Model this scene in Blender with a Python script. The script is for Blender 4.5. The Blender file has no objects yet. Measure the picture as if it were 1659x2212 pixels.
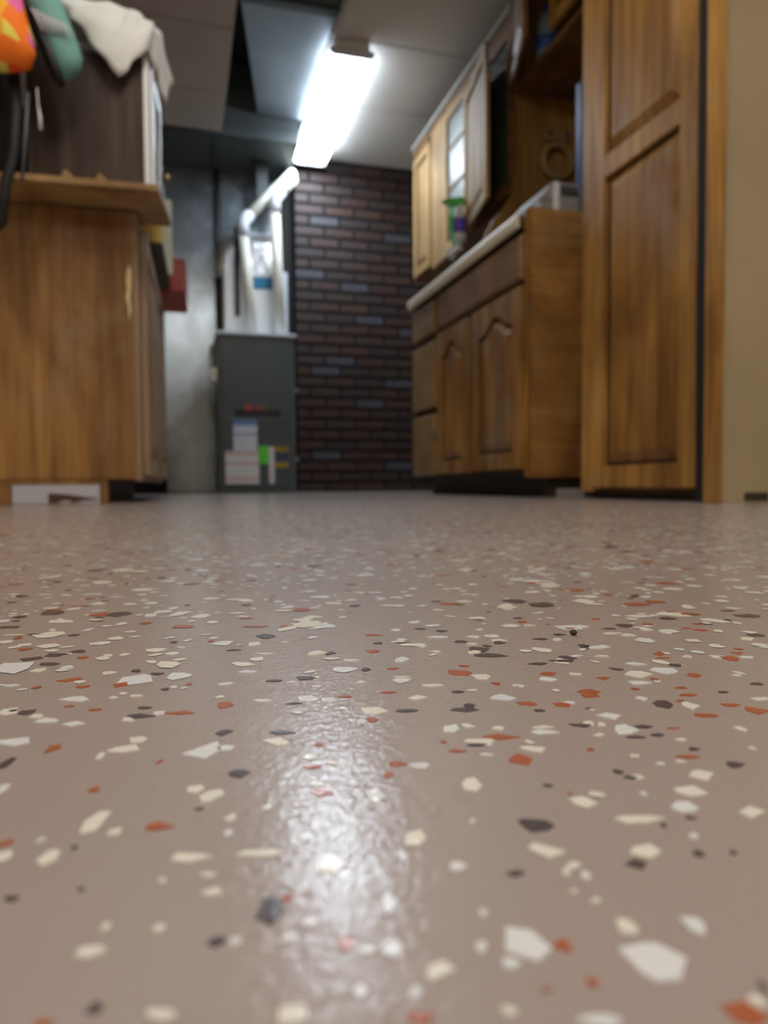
import bpy, bmesh, math, random
import numpy as np
from mathutils import Vector, Matrix
random.seed(7)
C = bpy.context.scene.collection
S = bpy.context.scene
PI = math.pi
# ------------------------------------------------------------------ camera
FW = Vector((0.27227, 0.96147, -0.03843)); 
PITCH = math.atan((1106 - 1047) / 1534); YAW = math.atan((829.5 - 395) / 1534); ROLL = math.radians(0.4)
FW = Vector((math.sin(YAW)*math.cos(PITCH), math.cos(YAW)*math.cos(PITCH), -math.sin(PITCH)))
RT0 = Vector((math.cos(YAW), -math.sin(YAW), 0)); UP0 = RT0.cross(FW)
RT = RT0*math.cos(ROLL) - UP0*math.sin(ROLL); UP = RT0*math.sin(ROLL) + UP0*math.cos(ROLL)
CAMZ = 0.045
cam = bpy.data.cameras.new('camera'); camo = bpy.data.objects.new('camera', cam); C.objects.link(camo)
m = Matrix((RT, UP, -FW)).transposed().to_4x4(); m.translation = Vector((0, 0, CAMZ)); camo.matrix_world = m
cam.sensor_fit = 'VERTICAL'; cam.sensor_height = 36; cam.sensor_width = 27; cam.lens = 1534/2212*36
cam.clip_start = 0.005; cam.clip_end = 50
cam.dof.use_dof = True; cam.dof.focus_distance = 0.19; cam.dof.aperture_fstop = 15.0; cam.dof.aperture_blades = 0
S.camera = camo
# ------------------------------------------------------------------ world, light, exposure
w = bpy.data.worlds.new('world'); S.world = w; w.use_nodes = True
w.node_tree.nodes['Background'].inputs[0].default_value = (0.5, 0.5, 0.55, 1)
w.node_tree.nodes['Background'].inputs[1].default_value = 0.6
S.view_settings.view_transform = 'Standard'; S.view_settings.look = 'None'; S.view_settings.gamma = 1
S.view_settings.use_curve_mapping = False; S.view_settings.exposure = 0.0
TUBE_POWER = 50.       # emission of the lit fixture ahead
ROOM_TUBE_POWER = 35   # emission of the second fixture of the room, behind the photographer

def at(px, py, Y):
    """point at depth Y along the room seen at a position of the 1659x2212 picture"""
    d = FW + RT*((px-829.5)/1534) - UP*((py-1106)/1534)
    return Vector((0, 0, CAMZ)) + d*(Y/d.y)

# ------------------------------------------------------------------ materials
def mat(name, col=(.5,.5,.5), rough=.5, metal=0., spec=.5, emit=None, es=0, coat=0, trans=0, alpha=1, ior=1.45):
    M = bpy.data.materials.new(name); M.use_nodes = True; b = M.node_tree.nodes['Principled BSDF']
    b.inputs['Base Color'].default_value = (*col, 1); b.inputs['Roughness'].default_value = rough
    b.inputs['Metallic'].default_value = metal; b.inputs['Specular IOR Level'].default_value = spec
    b.inputs['Coat Weight'].default_value = coat; b.inputs['Transmission Weight'].default_value = trans
    b.inputs['IOR'].default_value = ior; b.inputs['Alpha'].default_value = alpha
    if emit: b.inputs['Emission Color'].default_value = (*emit, 1); b.inputs['Emission Strength'].default_value = es
    return M
def nd(M, t, **k):
    n = M.node_tree.nodes.new(t)
    for a, v in k.items(): setattr(n, a, v)
    return n
def lk(M, a, b): M.node_tree.links.new(a, b)
def coords(M, scale=(1,1,1), rot=(0,0,0)):
    tc = nd(M, 'ShaderNodeTexCoord'); mp = nd(M, 'ShaderNodeMapping')
    mp.inputs['Scale'].default_value = scale; mp.inputs['Rotation'].default_value = rot
    lk(M, tc.outputs['Object'], mp.inputs['Vector']); return mp.outputs['Vector']
def noise(M, vec, scale, detail=4, dist=0, rough=.5):
    n = nd(M, 'ShaderNodeTexNoise'); n.inputs['Scale'].default_value = scale; n.inputs['Detail'].default_value = detail
    n.inputs['Distortion'].default_value = dist; n.inputs['Roughness'].default_value = rough
    lk(M, vec, n.inputs['Vector']); return n.outputs['Fac']
def ramp(M, fac, stops):
    r = nd(M, 'ShaderNodeValToRGB'); e = r.color_ramp.elements
    while len(e) < len(stops): e.new(.5)
    for q, (p, c) in zip(e, stops): q.position = p; q.color = (*c, 1)
    lk(M, fac, r.inputs['Fac']); return r.outputs['Color']
def bump(M, h, strength, dist):
    b = nd(M, 'ShaderNodeBump'); b.inputs['Strength'].default_value = strength; b.inputs['Distance'].default_value = dist
    lk(M, h, b.inputs['Height']); return b
def P(M): return M.node_tree.nodes['Principled BSDF']
def mixc(M, fac, a, b, mode='MIX'):
    x = nd(M, 'ShaderNodeMix', data_type='RGBA', blend_type=mode)
    for s, v in ((x.inputs[0], fac), (x.inputs[6], a), (x.inputs[7], b)):
        if hasattr(v, 'links'): lk(M, v, s)
        else: s.default_value = v if not isinstance(v, tuple) else (*v, 1)
    return x.outputs[2]
def wood(name, dark, mid, light, grain='z', rough=.4, scale=1, wear=.35):
    M = mat(name, mid, rough, spec=.45)
    sc = {'z': (14, 14, .9), 'y': (14, .9, 14), 'x': (.9, 14, 14)}[grain]
    v = coords(M, tuple(s*scale for s in sc))
    n1 = noise(M, v, 2.2, 5, .6, .6); c1 = ramp(M, n1, [(.25, dark), (.5, mid), (.75, light)])
    sc2 = {'z': (110, 110, 3), 'y': (110, 3, 110), 'x': (3, 110, 110)}[grain]
    n2 = noise(M, coords(M, sc2), 1.5, 3, .2)
    c2 = ramp(M, n2, [(.35, (.62,.55,.5)), (.6, (1,1,1))])
    c = mixc(M, .55, c1, c2, 'MULTIPLY')
    c = mixc(M, 1.0, c, ramp(M, noise(M, coords(M, (3,3,1)), 1.3, 4, 1.2), [(.35, (.55,.50,.46)), (.6, (1,1,1))]), 'MULTIPLY')
    n3 = noise(M, coords(M, (1,1,1)), 4.5, 4, 0, .6)     # worn, greyed patches
    wf = ramp(M, n3, [(.5, (0,0,0)), (.78, (wear,)*3)])
    c = mixc(M, wf, c, (.34, .27, .19))
    lk(M, c, P(M).inputs['Base Color'])
    lk(M, ramp(M, n1, [(.3, (rough+.12,)*3), (.7, (rough-.05,)*3)]), P(M).inputs['Roughness'])
    b = bump(M, n2, .25, .0006); lk(M, b.outputs[0], P(M).inputs['Normal'])
    return M
OAK = wood('golden_oak', (.17,.078,.017), (.37,.185,.043), (.54,.295,.078), wear=.5)
OAKF = wood('golden_oak_frame', (.26,.125,.027), (.50,.265,.065), (.68,.40,.12))
OAKY = wood('golden_oak_rail', (.24,.11,.028), (.38,.185,.05), (.50,.27,.085), 'y')
OAKD = wood('brown_oak_front', (.15,.07,.024), (.25,.125,.042), (.34,.18,.065), 'y', .42)
OAKS = wood('orange_oak_side', (.27,.125,.03), (.44,.215,.055), (.56,.31,.09), 'x', .45, .8)
OAKP = wood('pale_oak_door', (.31,.18,.055), (.45,.275,.095), (.56,.36,.14), 'z', .58)
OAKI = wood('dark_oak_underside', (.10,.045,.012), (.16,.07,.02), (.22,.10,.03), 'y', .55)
OAKB = wood('brown_hutch_panel', (.22,.11,.025), (.34,.18,.045), (.42,.24,.065), 'z', .55, .6, .1)
LEFT = wood('left_cabinet_laminate', (.13,.062,.02), (.40,.205,.06), (.56,.31,.10), 'z', .5, .5, .5)
LEFTF = wood('left_cabinet_front', (.30,.20,.12), (.40,.28,.18), (.50,.37,.25), 'z', .5)
SLAB = wood('plywood_slab', (.32,.19,.07), (.46,.29,.12), (.56,.38,.17), 'x', .5)
WALN = wood('walnut_laminate', (.035,.021,.013), (.058,.036,.024), (.085,.056,.038), 'z', .62, .7, .03)
GROOVE = mat('shaded_groove', (.05,.022,.008), .6)  # dark colour paints in the shade of panel grooves and door gaps
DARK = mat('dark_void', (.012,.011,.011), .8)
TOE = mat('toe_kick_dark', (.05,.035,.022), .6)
TRIMW = mat('cream_laminate_edge', (.72,.66,.50), .35)
WHITE = mat('white_paint', (.78,.79,.80), .4)
BLUEW = mat('bluish_white', (.70,.76,.85), .35)
PVC = mat('white_pvc', (.74,.73,.64), .35)
PVCF = mat('pvc_fitting', (.72,.77,.86), .3)
BLACK = mat('black_plastic', (.015,.015,.017), .45)
RED = mat('red_enamel', (.33,.035,.025), .35)
YEL = mat('yellow_card', (.60,.42,.10), .5)
GREENW = mat('pale_green_card', (.52,.57,.47), .5)
BLUE = mat('blue_plastic', (.05,.12,.36), .4)
BRASS = mat('aged_brass', (.45,.33,.13), .3, 1)
CHROME = mat('chrome', (.8,.8,.8), .15, 1)
GREENP = mat('green_plastic', (.10,.62,.14), .35)
PURP = mat('purple_label', (.16,.10,.62), .4)
GLASS = mat('clear_glass', (.9,.95,.93), .3, trans=1, ior=1.45)
DGLASS = mat('smoked_glass', (.25,.32,.30), .05, trans=.85, ior=1.45)
TEAL = mat('teal_canvas', (.16,.37,.34), .7)
LACE = mat('white_lace', (.72,.72,.74), .7)
RUBBER = mat('black_rubber', (.018,.018,.02), .55)
TAPE = mat('tan_ring', (.27,.17,.07), .55)
GREYM = mat('grey_metal_box', (.42,.43,.43), .4, .4)
DGREY = mat('dark_grey_plastic', (.08,.085,.09), .45)
GROUT = mat('dark_joint', (.013,.012,.015), .9, spec=.3)

def noisy(M, c1, c2, scale, rough=None, bstr=0, bdist=.001, sc=(1,1,1), rr=None, detail=4):
    n = noise(M, coords(M, sc), scale, detail)
    lk(M, ramp(M, n, [(.32, c1), (.68, c2)]), P(M).inputs['Base Color'])
    if rr: lk(M, ramp(M, n, [(.3, (rr[0],)*3), (.7, (rr[1],)*3)]), P(M).inputs['Roughness'])
    if bstr: lk(M, bump(M, n, bstr, bdist).outputs[0], P(M).inputs['Normal'])
    return M
BEIGE = noisy(mat('beige_wall_paint', rough=.6), (.40,.32,.195), (.46,.37,.23), 3, bstr=.15, bdist=.002)
SHEET = noisy(mat('galvanised_sheet', rough=.4, metal=.8), (.38,.45,.52), (.47,.55,.62), 5, bstr=.16, bdist=.012, rr=(.2,.32))
DUCTM = noisy(mat('duct_sheet', rough=.45, metal=.6), (.20,.23,.26), (.27,.31,.34), 4, bstr=.08, bdist=.01, rr=(.4,.55))
DUCTD = noisy(mat('dark_duct_sheet', rough=.5, metal=.3), (.07,.082,.085), (.10,.115,.12), 4, rr=(.45,.6))
FURN = noisy(mat('furnace_enamel', rough=.35), (.055,.075,.080), (.066,.088,.094), 8, rr=(.3,.36))
FURNF = mat('furnace_frame_enamel', (.085,.105,.105), .4)
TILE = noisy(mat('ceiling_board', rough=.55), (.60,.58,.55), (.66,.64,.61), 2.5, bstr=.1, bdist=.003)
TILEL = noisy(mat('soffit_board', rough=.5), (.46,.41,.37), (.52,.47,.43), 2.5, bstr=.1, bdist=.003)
FOIL = mat('crumpled_foil', (.85,.85,.86), .3, .75)
lk(FOIL, bump(FOIL, noise(FOIL, coords(FOIL), 28, 5, 1.2), .9, .012).outputs[0], P(FOIL).inputs['Normal'])
CLOTHM = noisy(mat('grey_white_cloth', rough=.9), (.70,.72,.70), (.80,.82,.80), 10, bstr=.6, bdist=.004, sc=(1,1,3))
BAGM = noisy(mat('black_nylon', rough=.6), (.010,.011,.013), (.022,.024,.028), 30, bstr=.4, bdist=.002)
ORG = mat('printed_cotton', rough=.75)
v = coords(ORG); vo = nd(ORG, 'ShaderNodeTexVoronoi'); vo.inputs['Scale'].default_value = 24; lk(ORG, v, vo.inputs['Vector'])
sx = nd(ORG, 'ShaderNodeSeparateColor'); lk(ORG, vo.outputs['Color'], sx.inputs[0])
r_ = nd(ORG, 'ShaderNodeValToRGB'); r_.color_ramp.interpolation = 'CONSTANT'
e = r_.color_ramp.elements; cs = [(0,(.95,.20,.01)),(.35,(.90,.09,.01)),(.55,(.95,.45,.02)),(.70,(.85,.72,.12)),(.82,(.85,.16,.42))]
while len(e) < len(cs): e.new(.5)
for q,(p,c) in zip(e,cs): q.position=p; q.color=(*c,1)
lk(ORG, sx.outputs[0], r_.inputs['Fac']); lk(ORG, r_.outputs['Color'], P(ORG).inputs['Base Color'])
# furnace label prints (flat print: lines of text too small to read)
def printed(name, base, ink, scale, header=None, thr=.55):
    M = mat(name, base, .45)
    tc = nd(M, 'ShaderNodeTexCoord'); sp = nd(M, 'ShaderNodeSeparateXYZ'); lk(M, tc.outputs['Generated'], sp.inputs[0])
    ma = nd(M, 'ShaderNodeMath', operation='MULTIPLY'); lk(M, sp.outputs[2], ma.inputs[0]); ma.inputs[1].default_value = scale
    fr = nd(M, 'ShaderNodeMath', operation='FRACT'); lk(M, ma.outputs[0], fr.inputs[0])
    n = noise(M, coords(M, (400,400,60)), 1, 2)
    gt = nd(M, 'ShaderNodeMath', operation='GREATER_THAN'); lk(M, fr.outputs[0], gt.inputs[0]); gt.inputs[1].default_value = thr
    g2 = nd(M, 'ShaderNodeMath', operation='GREATER_THAN'); lk(M, n, g2.inputs[0]); g2.inputs[1].default_value = .45
    mu = nd(M, 'ShaderNodeMath', operation='MULTIPLY'); lk(M, gt.outputs[0], mu.inputs[0]); lk(M, g2.outputs[0], mu.inputs[1])
    c = mixc(M, mu.outputs[0], base, ink)
    if header:
        for (a, b, hc) in header:
            x1 = nd(M, 'ShaderNodeMath', operation='GREATER_THAN'); lk(M, sp.outputs[2], x1.inputs[0]); x1.inputs[1].default_value = a
            x2 = nd(M, 'ShaderNodeMath', operation='LESS_THAN'); lk(M, sp.outputs[2], x2.inputs[0]); x2.inputs[1].default_value = b
            x3 = nd(M, 'ShaderNodeMath', operation='MULTIPLY'); lk(M, x1.outputs[0], x3.inputs[0]); lk(M, x2.outputs[0], x3.inputs[1])
            c = mixc(M, x3.outputs[0], c, hc)
    lk(M, c, P(M).inputs['Base Color']); return M
# glossy clear coat relief shared by the floor and its flakes
def gloss_floor(name, c1, c2, chip=False):
    M = mat(name, c1, .2, spec=.5)
    v = coords(M)
    if c2:
        n = noise(M, v, 6, 4); lk(M, ramp(M, n, [(.3, c1), (.7, c2)]), P(M).inputs['Base Color'])
    a = noise(M, v, 520, 2, 0, .5); b = noise(M, v, 2600, 1, 0, .5); c = noise(M, v, 60, 2)
    m1 = nd(M, 'ShaderNodeMath', operation='MULTIPLY_ADD'); lk(M, b, m1.inputs[0]); m1.inputs[1].default_value = .35; lk(M, a, m1.inputs[2])
    m2 = nd(M, 'ShaderNodeMath', operation='MULTIPLY_ADD'); lk(M, c, m2.inputs[0]); m2.inputs[1].default_value = 1.5; lk(M, m1.outputs[0], m2.inputs[2])
    vo = nd(M, 'ShaderNodeTexVoronoi'); vo.inputs['Scale'].default_value = 900; lk(M, v, vo.inputs['Vector'])
    mr = nd(M, 'ShaderNodeMapRange'); mr.inputs[1].default_value = .05; mr.inputs[2].default_value = .22; mr.inputs[3].default_value = 1.0; mr.inputs[4].default_value = 0
    lk(M, vo.outputs['Distance'], mr.inputs[0]); m3 = nd(M, 'ShaderNodeMath', operation='ADD'); lk(M, m2.outputs[0], m3.inputs[0]); lk(M, mr.outputs[0], m3.inputs[1])
    bb = bump(M, m3.outputs[0], 1.0, FLOOR_BUMP); lk(M, bb.outputs[0], P(M).inputs['Normal'])
    P(M).inputs['Roughness'].default_value = .5; P(M).inputs['Coat Weight'].default_value = .85; P(M).inputs['Coat Roughness'].default_value = FLOOR_ROUGH
    P(M).inputs['Coat IOR'].default_value = 1.55; lk(M, bb.outputs[0], P(M).inputs['Coat Normal'])
    return M
FLOOR_BUMP = .00011; FLOOR_ROUGH = .14
EPOXY = gloss_floor('mauve_epoxy', (.365,.300,.275), (.400,.330,.302))
CREAM = gloss_floor('cream_flake', (.82,.80,.70), None)
PALE = gloss_floor('pale_grey_flake', (.78,.80,.82), None)
RUST = gloss_floor('rust_flake', (.42,.105,.035), None)
CHAR = gloss_floor('charcoal_flake', (.075,.055,.062), None)
FLK = [CREAM, PALE, RUST, CHAR]

# ------------------------------------------------------------------ builders
def empty(name, loc, label, cat, group=None, rz=0):
    o = bpy.data.objects.new(name, None); C.objects.link(o); o.location = loc; o.rotation_euler = (0,0,rz)
    o.empty_display_size = .05
    o['label'] = label; o['category'] = cat
    if group: o['group'] = group
    return o
def wloc(o):
    v = Vector((0,0,0)); 
    while o is not None: v = v + Vector(o.location); o = o.parent
    return v
class B:
    """collects shapes; F maps local (u,v,n) to world"""
    def __init__(s, F=None): s.bm = bmesh.new(); s.F = F or (lambda p: p)
    def poly(s, pts, faces):
        vs = [s.bm.verts.new(s.F(Vector(p))) for p in pts]
        for f in faces:
            try: s.bm.faces.new([vs[i] for i in f])
            except ValueError: pass
        return vs
    def box(s, x0, x1, y0, y1, z0, z1):
        s.poly([(x0,y0,z0),(x1,y0,z0),(x1,y1,z0),(x0,y1,z0),(x0,y0,z1),(x1,y0,z1),(x1,y1,z1),(x0,y1,z1)],
               [(0,3,2,1),(4,5,6,7),(0,1,5,4),(1,2,6,5),(2,3,7,6),(3,0,4,7)]); return s
    def prism(s, pts, a0, a1, axis='z'):
        n = len(pts)
        def mk(p, a): return {'z': (p[0],p[1],a), 'y': (p[0],a,p[1]), 'x': (a,p[0],p[1])}[axis]
        s.poly([mk(p,a0) for p in pts]+[mk(p,a1) for p in pts],
               [tuple(range(n))[::-1], tuple(range(n,2*n))]+[(i,(i+1)%n,n+(i+1)%n,n+i) for i in range(n)]); return s
    def frust(s, p0, p1):
        n = len(p0); s.poly(list(p0)+list(p1), [tuple(range(n))[::-1], tuple(range(n,2*n))]+[(i,(i+1)%n,n+(i+1)%n,n+i) for i in range(n)]); return s
    def strip(s, rows, close=False):
        n = len(rows[0]); pts = [p for r in rows for p in r]; f = []
        for i in range(len(rows)-1):
            for j in range(n if close else n-1):
                f.append((i*n+j, i*n+(j+1)%n, (i+1)*n+(j+1)%n, (i+1)*n+j))
        s.poly(pts, f); return s
    def tube(s, path, r, seg=12, caps=True):
        path = [Vector(p) for p in path]; rows = []; n = len(path)
        ref = Vector((0,0,1))
        for i, p in enumerate(path):
            t = (path[min(i+1,n-1)]-path[max(i-1,0)]).normalized()
            a = t.cross(ref) if abs(t.dot(ref)) < .95 else t.cross(Vector((1,0,0))); a.normalize(); b = t.cross(a)
            rr = r[i] if isinstance(r, (list,tuple)) else r
            if i and rows: # keep frames aligned
                pass
            rows.append([p+(a*math.cos(2*PI*k/seg)+b*math.sin(2*PI*k/seg))*rr for k in range(seg)])
        # align each ring with the previous
        for i in range(1, n):
            best = min(range(seg), key=lambda k: (rows[i][k]-path[i]-(rows[i-1][0]-path[i-1])).length)
            rows[i] = rows[i][best:]+rows[i][:best]
        s.strip(rows, True)
        if caps:
            s.poly(rows[0], [tuple(range(seg))]); s.poly(rows[-1], [tuple(range(seg))])
        return s
    def lathe(s, prof, c, axis='z', seg=24):
        rows = []
        for r, h in prof:
            ring = []
            for k in range(seg):
                a = 2*PI*k/seg; u, v_ = r*math.cos(a), r*math.sin(a)
                q = {'z': (u,v_,h), 'y': (u,h,v_), 'x': (h,u,v_)}[axis]
                ring.append(Vector(c)+Vector(q))
            rows.append(ring)
        s.strip(rows, True); s.poly(rows[0], [tuple(range(seg))]); s.poly(rows[-1], [tuple(range(seg))]); return s
    def build(s, name, m, parent=None, bevel=0, smooth=False, label=None):
        bm = s.bm; bmesh.ops.remove_doubles(bm, verts=bm.verts, dist=1e-6)
        bmesh.ops.recalc_face_normals(bm, faces=bm.faces)
        if bevel:
            es = [e for e in bm.edges if len(e.link_faces) == 2 and e.calc_face_angle(0) > .5]
            bmesh.ops.bevel(bm, geom=es, offset=bevel, segments=2, affect='EDGES', clamp_overlap=True)
        off = wloc(parent) if parent else Vector((0,0,0))
        for v in bm.verts: v.co -= off
        me = bpy.data.meshes.new(name); bm.to_mesh(me); bm.free()
        for p in me.polygons: p.use_smooth = smooth
        for mm in (m if isinstance(m, list) else [m]): me.materials.append(mm)
        o = bpy.data.objects.new(name, me); C.objects.link(o)
        if parent: o.parent = parent
        if label: o['label'] = label
        return o
def box(name, b, m, parent=None, bevel=0, **k): return B().box(*b).build(name, m, parent, bevel, **k)
def struct(o): o['kind'] = 'structure'; return o
def tag(o, label, cat, group=None):
    o['label'] = label; o['category'] = cat
    if group: o['group'] = group
    return o

# ================================================================== FLOOR
fl = struct(box('floor', (-1.7, 2.7, -2.6, 5.0, -.05, 0), EPOXY))
CH = """4509,4799,153,128,2 4707,4882,58,74,0 4897,5003,31,97,3 3276,5066,218,30,1 2605,5386,76,64,0 3481,5496,52,62,2 3040,5518,50,33,2 1841,5528,114,61,2 4198,5593,274,264,1 1908,5821,60,70,1 832,5851,144,102,0 2891,5927,78,84,1 4925,5928,134,134,1 1435,5960,81,85,1 3487,6013,82,95,2 2192,6034,129,111,0 4263,6104,111,109,0 3167,6162,185,257,1 -264,6186,175,52,0 2722,6238,71,93,1 -1197,6365,75,39,2 -804,6414,78,85,3 1891,6447,116,125,1 1635,6487,70,56,0 4205,6580,83,69,0 1465,6645,95,112,2 2964,6732,44,53,1 4071,6801,36,41,0 941,6874,73,61,1 420,6983,50,61,1 6366,6990,44,65,3 222,7030,96,98,3 4369,7051,66,89,1 5932,7091,86,63,3 1176,7096,66,89,1 5052,7106,150,109,3 2049,7152,83,204,1 4184,7166,66,75,0 -914,7221,138,98,0 3617,7325,93,59,3 5381,7340,200,151,0 -301,7413,53,69,0 801,7435,168,223,3 6182,7478,63,75,1 1020,7591,73,83,2 -826,7607,54,72,0 3019,7658,123,103,1 4189,7696,286,174,0 7386,7784,196,157,0 6006,7813,51,68,3 6470,7897,69,53,3 234,7915,164,78,0 2489,8060,72,111,1 5763,8088,316,107,0 1592,8135,152,183,0 6629,8185,232,136,1 183,8294,120,60,0 4396,8294,204,156,3 -302,8323,39,48,1 -1168,8401,37,33,3 -1876,8426,112,44,3 2761,8437,181,175,0 6992,8563,245,197,0 825,8612,286,88,0 3640,8641,53,67,1 5328,8695,172,158,0 6328,8722,62,69,1 -47,8759,255,142,0 5313,9011,45,59,2 7609,9038,228,184,0 8370,9214,145,111,3 -1639,9233,129,182,0 490,9254,66,74,1 6495,9266,120,65,3 5137,9370,82,57,3 -1378,9413,62,51,3 6455,9506,88,80,3 7629,9566,92,61,0 7278,9593,92,59,1 560,9666,102,106,0 7921,9681,189,76,2 -368,9692,160,115,2 9180,9693,60,65,0 -928,9696,81,92,0 4082,9730,170,239,0 -1818,9742,49,76,1 2600,9762,196,256,1 -2212,9781,93,108,2 1043,9808,74,93,0 8212,9954,99,74,3 150,10061,66,39,3 1916,10089,148,123,2 -1211,10093,148,267,0 5192,10374,188,267,2 8318,10376,104,72,0 2998,10411,88,126,2 6547,10438,70,82,2 299,10454,164,186,0 9699,10519,89,154,0 3583,10632,185,121,1 8068,10704,148,89,3 7625,10718,167,61,3 4793,10733,135,75,1 5625,10740,217,134,0 126,10752,134,132,0 3214,10822,168,142,2 8532,10927,153,46,2 7087,11003,97,124,0 4354,11027,158,88,2 1936,11062,147,73,2 2266,11109,112,67,0 8116,11132,176,100,3 7672,11164,217,238,1 765,11178,162,179,3 -1326,11188,100,104,2 4803,11191,162,52,3 10770,11297,258,227,2 9637,11337,274,135,2 4897,11358,307,112,0 6212,11419,256,114,1 5406,11454,272,155,2 7451,11493,93,102,0 4297,11517,56,111,2 7068,11544,221,113,3 -2657,11589,83,221,1 7261,11619,115,130,0 6329,11678,198,110,0 10566,11743,173,91,2 5501,11852,155,119,0 11508,11890,203,103,0 7864,11895,254,202,1 9812,12007,244,286,0 -443,12009,57,83,2 2213,12035,104,98,2 4679,12077,176,205,1 5021,12130,114,110,0 9352,12196,222,253,3 286,12250,278,385,1 9788,12256,131,96,2 634,12288,162,139,1 7731,12290,102,65,0 1493,12370,208,205,0 -1408,12529,79,168,1 6719,12541,102,78,3 10194,12585,185,89,2 -2858,12660,95,220,3 9114,12662,133,116,1 7322,12742,176,148,2 -1025,12759,242,179,0 1714,12790,217,115,3 7550,12815,130,74,1 12250,12826,171,92,3 3183,12935,140,156,1 6731,13003,248,181,2 3406,13005,120,134,2 5310,13065,288,152,3 10433,13067,142,101,2 640,13118,155,142,3 8267,13145,185,171,2 -803,13164,191,172,0 -2215,13187,124,213,2 4202,13314,195,92,3 8377,13411,239,163,2 3615,13524,265,209,0 12338,13544,101,86,0 6395,13603,233,214,1 9790,13647,276,148,1 -2928,13715,315,168,1 11421,13829,144,193,2 4723,14068,185,211,0 9267,14209,152,117,2 5670,14213,166,107,3 10257,14256,344,234,0 7085,14294,146,83,1 10996,14350,296,271,1 -1081,14379,122,145,1 -2034,14393,241,155,1 2157,14443,181,90,3 2867,14472,208,207,1 -137,14526,242,125,2 8023,14535,232,173,1 -900,14538,307,151,3 6722,14541,122,142,2 3269,14602,138,83,2 4219,14608,166,72,2 -513,14611,126,155,1 2468,14712,259,212,1 11589,14734,166,152,3 751,14747,180,215,2 8809,14750,157,105,0 -2579,14767,257,150,1 13861,14828,174,126,1 1536,14832,233,111,1 9996,14841,162,116,3 5287,14851,251,101,0 13417,14892,202,309,2 8223,14954,239,188,2 -817,15040,154,88,3 -2827,15129,125,145,0 13177,15146,175,154,1 10769,15156,254,154,1 6607,15182,209,218,0 -1754,15204,129,72,2 13981,15315,132,138,2 12473,15368,128,125,0 11758,15439,204,69,2 -3054,15451,152,154,3 3780,15552,151,126,1 -2286,15618,133,78,2 -3467,15623,199,207,0 -3343,15630,82,75,2 6247,15656,298,231,2 4854,15727,211,78,0 12005,15858,180,214,2 8473,15876,227,127,3 9179,15923,318,110,3 -1026,15963,166,73,0 -1496,16004,115,90,1 2322,16045,126,90,1 10451,16082,178,98,0 -2269,16139,263,197,1 9439,16142,205,242,3 6625,16217,139,98,2 14058,16252,188,116,1 2678,16259,237,137,3 1956,16279,208,93,3 9795,16289,148,97,1 -455,16291,95,101,3 866,16359,178,109,1 4882,16484,194,71,2 4207,16582,108,156,3 15550,16644,193,185,0 -1444,16977,152,213,2 10864,16999,313,195,1 -2224,17065,203,151,2 10610,17227,157,196,3 1438,17267,220,134,1 -1233,17311,129,80,1 5315,17311,206,210,1 16256,17358,199,154,1 7444,17486,185,211,0 4064,17578,265,136,0 -3834,17660,179,119,1 -668,17726,163,113,3 -2562,17765,294,192,2 6489,17843,186,131,0 15108,18010,202,188,2 8089,18025,158,134,3 12601,18078,198,178,0 -1182,18152,167,121,3 10327,18177,162,170,1 13917,18177,270,291,1 8566,18297,193,165,3 9883,18383,196,138,3 4862,18384,187,185,2 7805,18415,160,135,0 14856,18420,239,113,2 12319,18477,235,109,0 3738,18490,186,183,3 8688,18634,195,198,0 13604,18637,239,147,0 6303,18650,224,190,0 3363,18663,249,237,0 10694,18755,166,141,3 15976,18786,209,154,3 7543,18808,195,165,3 15640,18855,136,112,2 -3479,18983,169,156,0 2046,18997,280,106,1 -2870,19024,172,159,1 12626,19061,205,109,3 5945,19129,194,59,3 8195,19249,199,169,0 5270,19281,161,134,3 11463,19471,206,143,2 -3379,19542,236,172,3 7223,19558,302,137,1 1241,19668,254,107,3 11994,19679,281,220,1 -4024,19695,117,174,0 -368,19757,188,192,1 -2590,20002,154,162,2 -1999,20081,156,111,0 8752,20193,171,140,0 -3887,20253,337,219,3 10529,20266,174,105,0 1927,20280,196,287,1 7544,20324,170,139,3 5393,20379,237,170,2 -99,20440,193,109,0 18237,20485,224,109,3 -3291,20542,346,173,3 13101,20574,179,231,2 -2777,20795,223,203,3 7004,20827,194,104,3 10545,20858,177,143,2 16270,20889,184,106,2 15136,20932,183,106,0 707,21044,131,139,2 -3496,21107,192,146,0 11714,21152,180,104,1 2356,21177,307,270,3 10691,21483,180,144,3 -4289,21559,161,181,2 9348,21661,142,102,2 17585,21692,232,209,1 -3753,21775,330,310,0 3835,21844,283,140,1 606,21976,206,107,0 -5019,22703,167,188,0 2099,22782,437,142,2 10255,22848,147,99,2 -3208,23124,207,150,3 -4807,23258,170,191,2 -31,23466,290,262,2 -4452,23626,281,154,3 -5011,23699,244,117,0 8686,23747,232,144,0 17333,23833,228,153,0 887,23891,220,227,1 1969,24263,303,145,2 -2400,24306,179,151,1 -1238,24453,220,190,2 -2000,24576,181,234,1 8393,24811,239,144,0 16406,24942,179,213,2 10332,25157,333,199,0 1702,25395,314,193,1 -2929,25630,266,198,1 8213,26854,207,259,1 -5421,27475,126,211,1 -3754,28687,380,113,2 -3044,29740,163,155,2 -2648,30638,310,129,0 -1291,31493,171,219,1 -3696,31758,516,138,0 -5646,32275,368,141,1 -6898,32823,321,164,1"""
chips = [tuple(float(x) for x in q.split(',')) for q in CH.split()]
rt2 = Vector((math.cos(YAW), -math.sin(YAW))); fw2 = Vector((math.sin(YAW), math.cos(YAW)))
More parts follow.
